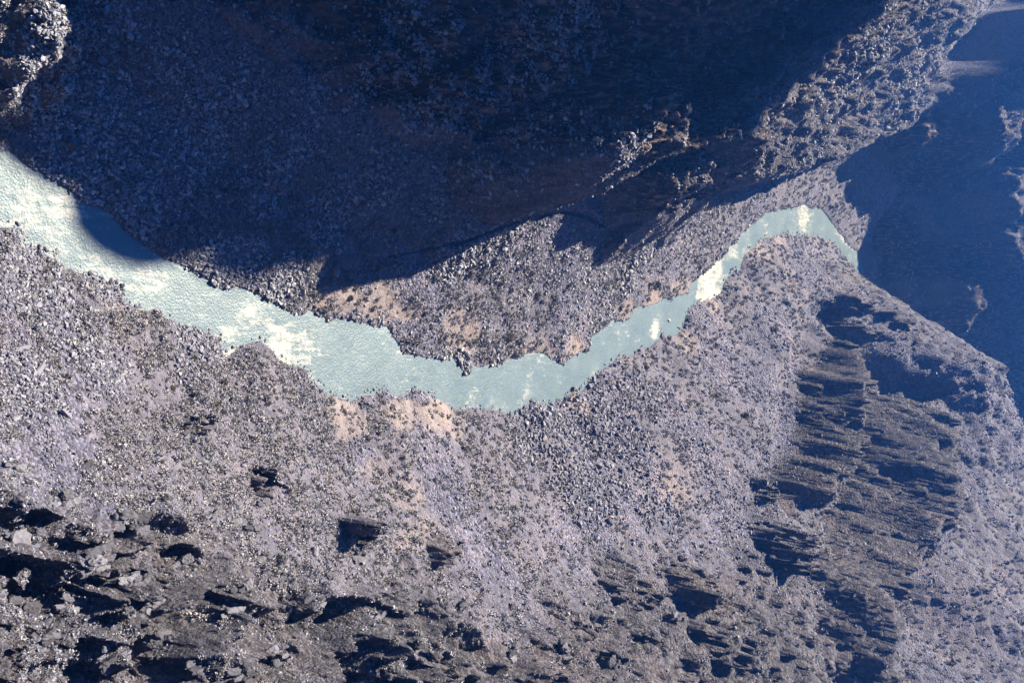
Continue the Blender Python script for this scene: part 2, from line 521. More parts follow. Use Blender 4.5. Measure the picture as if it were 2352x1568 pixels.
# ------------------------------------------------------------------ materials
def make_ground_mat():
    m, nt, p = new_mat("scree_and_bedrock")
    g = NG(nt)
    pos = g.n('ShaderNodeNewGeometry').outputs['Position']
    at = g.n('ShaderNodeAttribute', attribute_name='zone')     # r bedrock, g sand, b brush
    sep = g.n('ShaderNodeSeparateColor'); g.l(at.outputs['Color'], sep.inputs[0])
    n1 = g.noise(pos, 0.35, 6, 0.65)
    n2 = g.noise(pos, 0.03, 4, 0.6)
    vo = g.n('ShaderNodeTexVoronoi'); vo.inputs['Scale'].default_value = 0.75; vo.inputs['Randomness'].default_value = 1.0
    warp = g.n('ShaderNodeVectorMath', operation='ADD'); nz = g.n('ShaderNodeTexNoise'); nz.inputs['Scale'].default_value = 0.8
    g.l(pos, nz.inputs['Vector']); g.l(pos, warp.inputs[0]); g.l(nz.outputs['Color'], warp.inputs[1]); g.l(warp.outputs[0], vo.inputs['Vector'])
    cell = g.n('ShaderNodeSeparateColor'); g.l(vo.outputs['Color'], cell.inputs[0])
    t = g.math('ADD', g.math('MULTIPLY', n1, 0.6), g.math('MULTIPLY', cell.outputs[0], 0.4))
    scree = g.ramp(t, [(0.25, (0.09, 0.085, 0.125)), (0.5, (0.25, 0.235, 0.325)), (0.75, (0.45, 0.425, 0.53))])
    dirt = g.ramp(n1, [(0.3, (0.16, 0.146, 0.175)), (0.6, (0.30, 0.276, 0.335)), (0.8, (0.43, 0.39, 0.45))])
    soil = g.mix(g.math('MULTIPLY', sep.outputs[2], 0.8), scree, dirt)
    rock = g.ramp(n1, [(0.3, (0.045, 0.04, 0.044)), (0.5, (0.145, 0.132, 0.15)), (0.75, (0.36, 0.335, 0.38))])
    c = g.mix(sep.outputs[0], soil, rock)
    mp = g.n('ShaderNodeMapping'); mp.inputs['Scale'].default_value = (0.55, 0.09, 0.16); g.l(pos, mp.inputs['Vector'])
    st_ = g.noise(mp.outputs[0], 1.0, 6, 0.65)
    c = g.mix(at.outputs['Alpha'], c, g.ramp(st_, [(0.40, (0.012, 0.011, 0.012)), (0.50, (0.05, 0.036, 0.032)), (0.58, (0.30, 0.205, 0.18)), (0.72, (0.60, 0.44, 0.40))]))  # brown strata, with warm bounce light and shade contrast put into the colour
    sand = g.ramp(n1, [(0.3, (0.38, 0.305, 0.30)), (0.7, (0.54, 0.45, 0.445))])
    c = g.mix(sep.outputs[1], c, sand)
    c = g.mix(0.75, c, g.ramp(n2, [(0.32, (0.66, 0.67, 0.76)), (0.5, (1.0, 0.97, 1.0)), (0.68, (1.3, 1.16, 1.1))]), 'MULTIPLY')
    g.l(c, p.inputs['Base Color'])
    # loose stones: each cell a tilted facet
    d1 = g.math('SUBTRACT', 1.0, g.math('MULTIPLY', vo.outputs['Distance'], 0.9))
    hgt = g.math('ADD', g.math('MULTIPLY', g.math('ADD', d1, g.math('MULTIPLY', cell.outputs[1], 0.9)), g.math('SUBTRACT', 1.0, g.math('MAXIMUM', g.math('MULTIPLY', sep.outputs[1], 0.8), g.math('MULTIPLY', sep.outputs[2], 0.5)))), g.math('MULTIPLY', g.noise(pos, 1.6, 4, 0.7), 0.7))
    g.l(g.bump(hgt, 1.3, 1.0), p.inputs['Normal'])
    return m


def make_rock_mat(name, dark, mid, light, bumpd=0.25, sc=1.0):
    m, nt, p = new_mat(name)
    g = NG(nt)
    tc = g.n('ShaderNodeTexCoord').outputs['Object']
    rnd = g.n('ShaderNodeObjectInfo').outputs['Random']
    n1 = g.noise(tc, 1.6 * sc, 4, 0.6)
    c = g.ramp(g.math('ADD', g.math('MULTIPLY', rnd, 0.55), g.math('MULTIPLY', n1, 0.5)), [(0.2, dark), (0.5, mid), (0.85, light)])
    g.l(c, p.inputs['Base Color'])
    g.l(g.bump(g.noise(tc, 3.0 * sc, 4, 0.7), bumpd, 0.7), p.inputs['Normal'])
    return m


M_GROUND = make_ground_mat()
M_ROCK = make_rock_mat("grey_boulder_stone", (0.10, 0.096, 0.13), (0.27, 0.255, 0.325), (0.56, 0.535, 0.60))

# ------------------------------------------------------------------ land
rng = np.random.default_rng(7)
NR, NT = (1180, 860) if not QUICK else (500, 480)
rr = np.concatenate([np.geomspace(95, 1450, NR), np.geomspace(1450, 4200, 46)[1:]])
rr = np.concatenate([[20, 35, 50, 65, 80], rr])
th = np.radians(np.concatenate([np.linspace(-112, -39, 50)[:-1], np.linspace(-39, 39, NT), np.linspace(39, 112, 50)[1:]]))
R, T = np.meshgrid(rr, th, indexing='ij')
GX = R * np.sin(T); GY = R * np.cos(T)
GZ, SIDE, BANK, ROCKY = (a.reshape(GX.shape) for a in terrain(GX.ravel(), GY.ravel()))


SAND_PX = [(880, 700, 9, 1), (800, 690, 7, 1), (740, 690, 6, 1), (930, 720, 6, 1), (1070, 780, 8, 1), (1050, 740, 6, .8), (1440, 705, 9, 1), (1500, 685, 9, 1), (1560, 665, 9, 1), (1240, 800, 9, 1), (1320, 795, 8, 1), (1180, 815, 6, .9),
           (790, 945, 8, 1), (810, 975, 7, .9), (920, 945, 8, .9), (1000, 950, 10, 1), (1030, 975, 9, .8), (1640, 700, 7, .7), (1570, 785, 9, .8), (1330, 930, 7, .7), (1740, 575, 9, .8), (1890, 535, 12, .8), (1790, 545, 9, .7),
           (280, 690, 5, .5), (330, 480, 6, .5), (930, 1130, 9, .5), (960, 1220, 9, .6), (870, 1080, 9, .4), (1540, 1120, 10, .5)]
SAND_AT = [(*hit(px, py)[:2], r, a_) for px, py, r, a_ in SAND_PX]


def land_masks(X, Y, side, bank, rocky):
    sand = np.zeros_like(X)
    n = (Y > 100) & (Y < 1150) & (np.abs(X) < 250) & (bank < 120)
    x = X[n]; y = Y[n]
    x, y = x + 5 * fbm(x / 9, y / 9, 4, 203), y + 8 * fbm(x / 9, y / 12, 4, 205)
    q = np.zeros_like(x)
    for x0, y0, r, a_ in SAND_AT:
        q = np.maximum(q, a_ * (1 - sstep(0.5, 1.2, np.hypot(x - x0, (y - y0) * 0.55) / r)))
    sand[n] = q * sstep(0.2, 1.5, bank[n])
    brush = sstep(-0.1, 0.25, fbm(Y / 34, X / 70, 4, 211) + 0.1)
    brush = brush * np.where(side < 0, 1 - 0.75 * sstep(40, 70, bank), 1)
    return sand, brush


SAND, BRUSH = land_masks(GX, GY, SIDE, BANK, ROCKY)
ni, nj = GX.shape
idx = np.arange(ni * nj).reshape(ni, nj)
Q = np.stack([idx[:-1, :-1], idx[:-1, 1:], idx[1:, 1:], idx[1:, :-1]], -1).reshape(-1, 4)
CO = np.stack([GX, GY, GZ], -1).reshape(-1, 3)
fs = SIDE.reshape(-1)[Q].min(1), SIDE.reshape(-1)[Q].max(1)
fy = CO[Q, 1].mean(1)
leftf = (fs[0] < 0)
far = leftf & (fy > 1085)
part = np.where(far, 2, np.where(leftf, 0, 1))
bed = (fs[0] == 0) & (fs[1] == 0)
part = np.where(bed, 3, part)
GW = GX * HD[1] - GY * HD[0]
CLIFF_SHADE = (1 - 0.92 * sstep(185, 205, GW) * (1 - sstep(380, 410, GW)) * sstep(560, 600, GY)) * np.where(SIDE < 0, sstep(0.3, 0.8, ROCKY), 0.0) * sstep(-0.45, -0.05, fbm(GX / 30, GY / 60, 4, 231))  # dark cliff colour; on the scree shoulder thinned to paint in sunlight
ZONE = np.stack([ROCKY, SAND, BRUSH, CLIFF_SHADE], -1).reshape(-1, 4)
for k, (nm, lab) in enumerate([("canyon_wall_left", "steep canyon wall in deep blue shade above the river"),
                               ("canyon_wall_right", "sunlit canyon slope of scree and broken ledges"),
                               ("canyon_wall_far", "hazy blue canyon wall closing the view beyond the river bend"),
                               ("river_bed", "stony river bed under the turquoise water")]):
    f = Q[part == k]
    use, inv = np.unique(f, return_inverse=True)
    me = mesh_from(nm, CO[use], inv.reshape(-1, 4), True)
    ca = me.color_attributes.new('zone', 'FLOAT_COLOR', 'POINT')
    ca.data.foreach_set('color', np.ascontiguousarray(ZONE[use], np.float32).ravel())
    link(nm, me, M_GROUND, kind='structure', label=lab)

# ------------------------------------------------------------------ river
def make_water():
    m, nt, p = new_mat("milky_river_water")
    g = NG(nt)
    pos = g.n('ShaderNodeNewGeometry').outputs['Position']
    at = g.n('ShaderNodeAttribute', attribute_name='foam')
    n1 = g.noise(pos, 0.42, 8, 0.75)
    n2 = g.noise(pos, 0.06, 3, 0.5)
    ws = g.n('ShaderNodeMapping'); ws.inputs['Scale'].default_value = (0.5, 0.12, 1.0); ws.inputs['Rotation'].default_value = (0, 0, 0.25); g.l(pos, ws.inputs['Vector'])
    n3 = g.noise(ws.outputs[0], 1.0, 5, 0.6)
    f = g.math('ADD', g.math('ADD', g.math('MULTIPLY', at.outputs['Fac'], 0.5), g.math('MULTIPLY', g.math('ADD', n1, n3), 0.5)), g.math('MULTIPLY', n2, 0.25))
    fo = g.ramp(f, [(0.70, (0, 0, 0)), (0.95, (1, 1, 1))])
    base = g.ramp(n2, [(0.3, (0.152, 0.21, 0.246)), (0.7, (0.205, 0.264, 0.298))])
    g.l(g.mix(fo, base, (0.46, 0.41, 0.355)), p.inputs['Base Color'])  # foam, its cream colour also painting sun glints on the water
    p.inputs['Roughness'].default_value = 0.32
    p.inputs['Specular IOR Level'].default_value = 0.25
    g.l(g.bump(g.noise(pos, 1.1, 4, 0.6), 0.35, 0.7), p.inputs['Normal'])
    return m


yc = np.interp
wy = np.concatenate([np.arange(60, 450, 0.8), np.arange(450, 1300, 1.6)])
wt = np.linspace(0, 1, 61)
lx = np.interp(wy, LB[:, 1], LB[:, 0]) - 8
rx = np.interp(wy, RB[:, 1], RB[:, 0]) + 8
WX = lx[:, None] * (1 - wt) + rx[:, None] * wt
WY = np.repeat(wy[:, None], 61, 1)


def foam_glint_amount(X, Y):
    x, y = X + 4 * fbm(X / 8, Y / 8, 3, 321), Y + 9 * fbm(X / 10, Y / 12, 3, 323)
    c = (X - np.interp(Y, LB[:, 1], LB[:, 0])) / (np.interp(Y, RB[:, 1], RB[:, 0]) - np.interp(Y, LB[:, 1], LB[:, 0]))      # 0 far bank .. 1
    f = 0.10 * np.exp(-((y - 180) / 30) ** 2) + 0.06 * np.exp(-((y - 225) / 30) ** 2) + 0.22 * np.exp(-((y - 285) / 28) ** 2) * sstep(0.1, 0.5, c) + 0.18 * np.exp(-((y - 425) / 25) ** 2) * sstep(0.3, 0.8, c)
    t_ = y - 690 - 0.3 * (x + 50)
    f += np.where(t_ > 0, np.exp(-np.abs(t_) / 32), np.exp(-(t_ / 5) ** 2)) * 0.95 + 0.34 * np.exp(-((y - 900) / 17) ** 2) + 0.3 * np.exp(-((y - 1000) / 30) ** 2) * sstep(0.5, 0.1, c)
    f += 0.5 * np.exp(-((X + 8) ** 2 + (Y - 622) ** 2) / 40)
    return np.minimum(f, 0.5) + 0.24 * fbm(X / 12, Y / 16, 3, 301)


FO = foam_glint_amount(WX, WY)
WZ = 0.25 + 0.22 * fbm(WX / 3.5, WY / 2.6, 3, 311) * (0.4 + np.clip(FO, 0, 1.2))
wi = np.arange(WX.size).reshape(WX.shape)
WQ = np.stack([wi[:-1, :-1], wi[:-1, 1:], wi[1:, 1:], wi[1:, :-1]], -1).reshape(-1, 4)
wm = mesh_from("river", np.stack([WX, WY, WZ], -1).reshape(-1, 3), WQ, True)
fa = wm.attributes.new('foam', 'FLOAT', 'POINT')
fa.data.foreach_set('value', np.ascontiguousarray(FO, np.float32).ravel())
link("river", wm, make_water(), kind='structure', label="milky turquoise river with cream foam and painted sun glints winding through the canyon")

# ------------------------------------------------------------------ scattered stone and brush
def ground_z(x, y):
    r = np.hypot(x, y); t = np.arctan2(x, y)
    i = np.clip(np.interp(r, rr, np.arange(len(rr))), 0, len(rr) - 1.001); j = np.clip(np.interp(t, th, np.arange(len(th))), 0, len(th) - 1.001)
    i0 = i.astype(int); j0 = j.astype(int); fi = i - i0; fj = j - j0

    def bil(A):
        return (A[i0, j0] * (1 - fi) + A[i0 + 1, j0] * fi) * (1 - fj) + (A[i0, j0 + 1] * (1 - fi) + A[i0 + 1, j0 + 1] * fi) * fj
    return bil(GZ), SIDE[i0, j0], bil(BANK), bil(ROCKY), bil(SAND), bil(BRUSH)


def depth_of(x, y, z):
    return y * math.cos(DEP) + (CAM_H - z) * math.sin(DEP)


def hull_rock(name, seed, n=13, ax=(1, 0.75, 0.6), sub=False):
    r = np.random.default_rng(seed)
    v = r.normal(size=(n, 3)); v /= np.linalg.norm(v, axis=1)[:, None]
    v *= r.uniform(0.75, 1.0, (n, 1)); v *= np.array(ax) * 0.5
    bm = bmesh.new()
    for p in v:
        bm.verts.new(p)
    res = bmesh.ops.convex_hull(bm, input=bm.verts)
    bmesh.ops.delete(bm, geom=[e for e in res['geom_interior'] if isinstance(e, bmesh.types.BMVert)], context='VERTS')
    loose = [q for q in bm.verts if not q.link_faces]
    bmesh.ops.delete(bm, geom=loose, context='VERTS')
    if sub:
        bmesh.ops.bevel(bm, geom=list(bm.edges), offset=0.035, segments=1, affect='EDGES', profile=0.5)
        bmesh.ops.triangulate(bm, faces=list(bm.faces))
    bmesh.ops.recalc_face_normals(bm, faces=list(bm.faces))
    me = bpy.data.meshes.new(name)
    bm.to_mesh(me); bm.free()
    return me


def crag(name, seed, planes=11, ax=(1, 0.75, 0.6), rough=0.05, sub=3):
    """a faceted block: a ball cut by random planes, its faces roughened"""
    r = np.random.default_rng(seed)
    bm = bmesh.new()
    bmesh.ops.create_icosphere(bm, subdivisions=sub, radius=1.0)
    n = np.array([v.co[:] for v in bm.verts])
    p = r.normal(size=(planes, 3)); p /= np.linalg.norm(p, axis=1)[:, None]
    d = r.uniform(0.55, 1.0, planes)
    box = np.vstack([np.eye(3), -np.eye(3)]) + r.normal(0, 0.16, (6, 3)); box /= np.linalg.norm(box, axis=1)[:, None]
    p = np.vstack([p, box]); d = np.concatenate([d, r.uniform(0.55, 0.8, 6)])
    q = n @ p.T
    rad = np.min(np.where(q > 0.05, d[None] / np.maximum(q, 0.05), 9), axis=1)
    rad = np.minimum(rad, 1.25)
    k = r.normal(size=(3, 3)) * 3
    rad = rad * (1 + rough * np.sin(n @ k[0]) * np.sin(n @ k[1] * 2) + rough * r.uniform(-1, 1, len(n)))
    co = n * rad[:, None] * np.array(ax) * 0.5
    for v, c in zip(bm.verts, co):
        v.co = c
    me = bpy.data.meshes.new(name); bm.to_mesh(me); bm.free()
    return me


def scatter_tree(name, coll):
    ng = bpy.data.node_groups.new(name, 'GeometryNodeTree')
    ng.interface.new_socket('Geometry', in_out='INPUT', socket_type='NodeSocketGeometry')
    ng.interface.new_socket('Geometry', in_out='OUTPUT', socket_type='NodeSocketGeometry')
    N = ng.nodes.new; L = ng.links.new
    gi = N('NodeGroupInput'); go = N('NodeGroupOutput')
    ci = N('GeometryNodeCollectionInfo'); ci.inputs['Collection'].default_value = coll
    ci.inputs['Separate Children'].default_value = True; ci.inputs['Reset Children'].default_value = True
    ip = N('GeometryNodeInstanceOnPoints')
    ip.inputs['Pick Instance'].default_value = True

    def attr(nm, t):
        q = N('GeometryNodeInputNamedAttribute'); q.data_type = t; q.inputs['Name'].default_value = nm
        return [o for o in q.outputs if o.enabled][0]
    L(gi.outputs[0], ip.inputs['Points']); L(ci.outputs[0], ip.inputs['Instance'])
    L(attr('pick', 'INT'), ip.inputs['Instance Index'])
    e2r = N('FunctionNodeEulerToRotation'); L(attr('rot', 'FLOAT_VECTOR'), e2r.inputs[0])
    L(e2r.outputs[0], ip.inputs['Rotation']); L(attr('scl', 'FLOAT_VECTOR'), ip.inputs['Scale'])
    L(ip.outputs[0], go.inputs[0])
    return ng


def scatter(name, pts, rot, scl, protos, label):
    me = bpy.data.meshes.new(name)
    me.vertices.add(len(pts)); me.vertices.foreach_set('co', np.ascontiguousarray(pts, np.float32).ravel())
    for nm, t, dat, key in (('rot', 'FLOAT_VECTOR', rot, 'vector'), ('scl', 'FLOAT_VECTOR', scl, 'vector')):
        a_ = me.attributes.new(nm, t, 'POINT'); a_.data.foreach_set(key, np.ascontiguousarray(dat, np.float32).ravel())
    a_ = me.attributes.new('pick', 'INT', 'POINT'); a_.data.foreach_set('value', rng.integers(0, len(protos), len(pts)).astype(np.int32))
    coll = bpy.data.collections.new(name + "_shapes")
    for i, p in enumerate(protos):
        coll.objects.link(bpy.data.objects.new("shape", p))
    o = link(name, me, None, kind='stuff', label=label)
    md = o.modifiers.new("scatter", 'NODES'); md.node_group = scatter_tree(name, coll)
    return o


# patches of coarse blocks, picture point, radius m
COARSE_PX = [(60, 640, 14), (150, 720, 16), (100, 560, 10), (240, 830, 14), (60, 880, 14), (420, 790, 12), (260, 660, 10), (1350, 960, 32), (1250, 1000, 22), (1430, 1010, 26), (1460, 900, 18), (1340, 1100, 28), (1480, 1130, 25), (1200, 1010, 18),
             (170, 260, 20), (200, 400, 14), (120, 130, 16), (300, 480, 12), (230, 60, 14), (680, 330, 14), (720, 250, 12), (620, 430, 12), (550, 600, 12), (500, 620, 10),
             (640, 660, 12), (1050, 590, 16), (1140, 560, 14), (1480, 590, 12), (1440, 640, 10), (1250, 160, 25), (1300, 60, 20), (1990, 100, 60), (2100, 150, 60), (1400, 330, 22), (1030, 830, 12), (1120, 840, 12),
             (450, 330, 18), (850, 420, 18), (950, 300, 16), (1080, 430, 16), (760, 520, 14), (520, 230, 18), (900, 120, 20), (1100, 230, 20), (400, 150, 14), (330, 330, 14)]
COARSE = [(*hit(px, py)[:2], r) for px, py, r in COARSE_PX]


def coarse_mask(x, y):
    c = np.zeros_like(x)
    xw = x + 9 * fbm(x / 18, y / 18, 3, 601); yw = y + 9 * fbm(x / 18, y / 18, 3, 603)
    for x0, y0, r in COARSE:
        c = np.maximum(c, 1 - sstep(0.6, 1.25, np.hypot(xw - x0, yw - y0) / r))
    return c


def candidates(n, r0=112, r1=1330, wet=False):
    r = np.exp(rng.uniform(math.log(r0), math.log(r1), n)); t = rng.uniform(math.radians(-38.5), math.radians(38.5), n)
    x = r * np.sin(t); y = r * np.cos(t)
    z, side, bank, rocky, sand, brush = ground_z(x, y)
    dep = depth_of(x, y, z)
    v = x / dep; u = (y * math.sin(DEP) - (CAM_H - z) * math.cos(DEP)) / dep
    k = (np.abs(v) < 0.36) & (np.abs(u) < 0.54) & ((side != 0) | (wet & (bank < 2.6))) & (dep > 0)
    return [a[k] for a in (x, y, z, side, bank, rocky, sand, brush, dep)]


x, y, z, side, bank, rocky, sand, brush, dep = candidates(420000, wet=True)
cm = coarse_mask(x, y)
streak = fbm(y / 9 + 0.5 * fbm(x / 40, y / 40, 2, 611), x / 90, 4, 613)
dens = np.clip(0.42 + 0.2 * (side < 0) * sstep(25, 45, bank) + 1.3 * streak + 0.9 * cm + 0.6 * np.exp(-bank / 5) - 0.75 * sand - 0.35 * brush * (1 - cm) - 0.45 * (side < 0) * sstep(0.5, 0.9, rocky) * (1 - cm) * (y < 560), 0.05, 1)
k = rng.random(len(x)) < dens
x, y, z, side, bank, rocky, cm, dep = [a[k] for a in (x, y, z, side, bank, rocky, cm, dep)]
size = 0.00155 * dep * (1 + 0.55 * cm) * rng.pareto(2.6, len(x)).__add__(1)
size = np.clip(size, 0.45, np.where(cm > 0.4, 4.4, 3.0) * np.clip(dep / 620, 0.5, 1))
z = np.where(side == 0, -0.15, z)
side = np.where(side == 0, np.where(x > np.interp(y, LB[:, 1], LB[:, 0]) + 12, 1, -1), side)
rot = np.stack([rng.uniform(-0.5, 0.5, len(x)), rng.uniform(-0.5, 0.5, len(x)), rng.uniform(0, 6.28, len(x))], -1)
scl = size[:, None] * rng.uniform(0.75, 1.3, (len(x), 3))
protos = []
for i in range(8):
    me = hull_rock("scree_stone", 20 + i, 12 + i % 4, (1, (0.8, 0.6, 0.75, 0.5)[i % 4], (0.6, 0.5, 0.7, 0.4)[i % 4]))
    me.materials.append(M_ROCK); protos.append(me)
pts = np.stack([x, y, z + 0.2 * size], -1)
M_ROCK2 = make_rock_mat("scree_stone_lifted_for_shade", (0.14, 0.135, 0.165), (0.42, 0.40, 0.48), (0.68, 0.66, 0.69))  # paler copy of the scree stone, lightening the shaded slope by colour
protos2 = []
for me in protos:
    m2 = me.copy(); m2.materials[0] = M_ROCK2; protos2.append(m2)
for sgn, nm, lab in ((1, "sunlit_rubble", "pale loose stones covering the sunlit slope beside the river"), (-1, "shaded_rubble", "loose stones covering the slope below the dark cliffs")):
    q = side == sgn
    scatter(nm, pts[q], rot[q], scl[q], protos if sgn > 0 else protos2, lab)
print("stones", len(x))


def make_brush_mat(name, a, b):
    m, nt, p = new_mat(name)
    g = NG(nt)
    rnd = g.n('ShaderNodeObjectInfo').outputs['Random']
    tc = g.n('ShaderNodeTexCoord').outputs['Object']
    g.l(g.ramp(g.math('ADD', g.math('MULTIPLY', rnd, 0.7), g.math('MULTIPLY', g.noise(tc, 3.0, 2), 0.4)), [(0.2, a), (0.85, b)]), p.inputs['Base Color'])
    return m


def tuft(name, seed, n, flat=0.7, leaf=0.22, upright=0.0):
    """leaf-sized blades spread through a rounded crown of unit width"""
    r = np.random.default_rng(seed)
    d = r.normal(size=(n, 3)); d /= np.linalg.norm(d, axis=1)[:, None]; d[:, 2] = np.abs(d[:, 2])
    c = d * (r.uniform(0.25, 1, (n, 1)) ** 0.5) * np.array([0.5, 0.5, flat]) * (0.75 + 0.35 * r.random((n, 1)))
    a = r.normal(size=(n, 3)); a /= np.linalg.norm(a, axis=1)[:, None]
    a = a + d * 0.8
    b = np.cross(a, r.normal(size=(n, 3))); b /= np.linalg.norm(b, axis=1)[:, None] + 1e-6
    l = leaf * r.uniform(0.6, 1.3, (n, 1))
    V = np.stack([c - a * l * 0.5, c + b * l * 0.35, c + a * l * 0.6, c - b * l * 0.35], 1).reshape(-1, 3)
    return mesh_from(name, V, np.arange(4 * n).reshape(n, 4))


M_BRUSH = make_brush_mat("dry_grey_brush", (0.34, 0.315, 0.345), (0.62, 0.575, 0.61))
x, y, z, side, bank, rocky, sand, brush, dep = candidates(120000)
cm = coarse_mask(x, y)
clump = fbm(x / 7, y / 9, 3, 621)
k = rng.random(len(x)) < np.clip(0.12 + 1.6 * clump + 0.7 * brush * (1 - cm) - 0.5 * rocky - 0.1 * sand, 0.03, 1) * (bank > 2)
x, y, z, side, dep, sand = [a[k] for a in (x, y, z, side, dep, sand)]
size = np.clip(0.0036 * dep * (1 + rng.pareto(3.5, len(x))), 0.9, 3.4)
tp = []
for i in range(5):
    me = tuft("brush_tuft", 70 + i, 44, 0.55, 0.24); me.materials.append(M_BRUSH); tp.append(me)
rot = np.stack([rng.uniform(-0.2, 0.2, len(x)), rng.uniform(-0.2, 0.2, len(x)), rng.uniform(0, 6.28, len(x))], -1)
scatter("dry_brush", np.stack([x, y, z - 0.05 * size], -1), rot, size[:, None] * rng.uniform(0.8, 1.2, (len(x), 3)), tp, "dry grey brush dotted over the scree slopes")
print("brush", len(x))

# ------------------------------------------------------------------ single boulders, outcrops and shrubs
M_BOULDER = make_rock_mat("pale_boulder_stone", (0.13, 0.125, 0.155), (0.30, 0.285, 0.345), (0.56, 0.535, 0.60), 0.2, 2.0)
M_LEDGE = make_rock_mat("layered_bedrock", (0.05, 0.045, 0.05), (0.15, 0.138, 0.162), (0.33, 0.31, 0.35), 0.35, 3.5)
BOULDER = []
for i in range(10):
    me = crag("boulder", 300 + i, 9 + i % 4, (1, (0.8, 0.62, 0.7, 0.45, 0.9)[i % 5], (0.7, 0.55, 0.8, 0.6, 0.5)[i % 5]), 0.05, 3)
    me.materials.append(M_BOULDER); BOULDER.append(me)
taken = []


def free_spot(x, y, r):
    for (a, b, c) in taken:
        if (a - x) ** 2 + (b - y) ** 2 < (0.7 * (c + r)) ** 2:
            return False
    taken.append((x, y, r))
    return True


def put_boulder(x, y, size, label, group=None, tall=1.0, mesh=None, rz=None):
    z = float(ground_z(np.array([x]), np.array([y]))[0][0])
    z = max(z, 0.0)
    o = link("boulder", BOULDER[rng.integers(len(BOULDER))] if mesh is None else mesh, None, label=label, cat="boulder", group=group)
    sx, sy = rng.uniform(0.8, 1.15, 2)
    if tall <= 0.5:
        sx, sy = 1.0, 0.5
    o.scale = (size * sx, size * sy, size * tall * rng.uniform(0.85, 1.2))
    o.rotation_euler = (rng.uniform(-0.35, 0.35), rng.uniform(-0.35, 0.35), rng.uniform(0, 6.28) if rz is None else rz)
    o.location = (x, y, z + 0.16 * size * tall)
    return o


def spot(px, py):
    """where the sight line through a photograph point meets the finished land"""
    r = ray(px, py)
    t = np.linspace(170, 1700, 4000)
    P = r[None] * t[:, None]
    z = ground_z(P[:, 0], P[:, 1])[0]
    k = int(np.argmax(CAM_H + P[:, 2] < z))
    return P[k, 0], P[k, 1]


# the ones that can be told apart in the photograph
NAMED = [(766, 625, 6.5, 1.3, "tall pale boulder standing beside a smaller one above the sandy cove"), (757, 648, 4.5, 1.0, "smaller pale boulder leaning at the foot of the tall one"),
         (245, 20, 6.5, 0.5, "long flat slab standing at the head of the shaded boulder chute"), (298, 83, 6.0, 0.6, "lone smooth blue slab beside the shaded boulder chute"),
         (290, 45, 5.0, 0.6, "blue slab above the lone smooth slab beside the shaded chute"), (228, 137, 6.0, 0.7, "broad flat block in the middle of the shaded boulder chute"),
         (167, 327, 8.0, 0.7, "biggest broad block at the foot of the shaded boulder chute"), (200, 300, 5.0, 0.8, "pointed block just above the biggest block of the shaded chute"),
         (627, 455, 5.5, 0.6, "oval slab at the bottom of the thin shaded scree streak"), (48, 800, 7.0, 0.5, "long pale slab lying above the coarse blocks of the sunny bank"),
         (88, 850, 9.0, 0.45, "longest pale slab lying lengthwise among the coarse sunny blocks"), (150, 950, 9.5, 0.4, "bright tapering slab lying on the scree below the ledges"),
         (1530, 735, 4.5, 0.8, "dark boulder standing in the river with foam around it"), (1515, 770, 4.0, 0.9, "boulder at the tip of the rocky point below the rapid"),
         (325, 535, 4.0, 0.9, "round block at the shaded water's edge where the shadow ends"), (810, 728, 4.0, 1.0, "boulder at the edge of the sandy cove beside the pool"),
         (720, 1265, 6.0, 0.9, "square pale block at the foot of the dark scarp"), (1170, 1130, 6.0, 0.7, "pale block lying alone on the brushy slope"),
         (1398, 1195, 7.0, 0.8, "pale twin-pointed block at the foot of the coarse fan"), (1330, 1205, 5.0, 0.8, "whitish block on the lower coarse fan"),
         (1655, 570, 4.5, 1.0, "block at the sunny water's edge above the rapid")]
for px, py, sz, tall, lab in NAMED:
    X_, Y_ = spot(px, py)
    taken.append((X_, Y_, sz))
    put_boulder(X_, Y_, sz, lab, None, tall)

x, y, z, side, bank, rocky, sand, brush, dep = candidates(60000)
cm = coarse_mask(x, y)
GROUPS = [("pale angular boulder among the coarse blocks of the sunlit slope", "boulders on the sunlit slope", (side > 0) & (cm > 0.5) & (bank > 6), 95, (2.4, 5.0)),
          ("pale boulder at the water's edge under the sunlit slope", "boulders along the sunlit shore", (side > 0) & (bank < 4) & (bank > 0.3), 45, (1.8, 3.4)),
          ("blue-grey block lying in the shaded boulder chutes", "blocks in the shaded chutes", (side < 0) & (cm > 0.5) & (bank > 6) & (y < 420), 60, (2.2, 4.6)),
          ("boulder at the water's edge under the dark cliffs", "boulders along the shore below the cliffs", (side < 0) & (bank < 4) & (bank > 0.3), 45, (1.8, 3.4)),
          ("bright block on the sun-touched shoulder above the shadow", "blocks on the sun-touched shoulder", (side < 0) & (y > 560) & (bank > 95) & (y < 1080), 30, (4.0, 7.0))]
for lab, grp, msk, cnt, (s0, s1) in GROUPS:
    ids = np.nonzero(msk)[0]; got = 0
    for i in ids:
        sz = (s0 + (s1 - s0) * rng.random() ** 2.2) * min(1.0, max(0.55, dep[i] / 600))
        if free_spot(x[i], y[i], sz):
            put_boulder(float(x[i]), float(y[i]), sz, lab, grp); got += 1
            if got >= cnt:
                break

# layered outcrops: slabs that strike along the canyon
SLAB = []
for i in range(8):
    me = crag("slab", 900 + i, 7 + i % 5, (1, 1, 1), 0.10, 3)
    me.materials.append(M_LEDGE); SLAB.append(me)

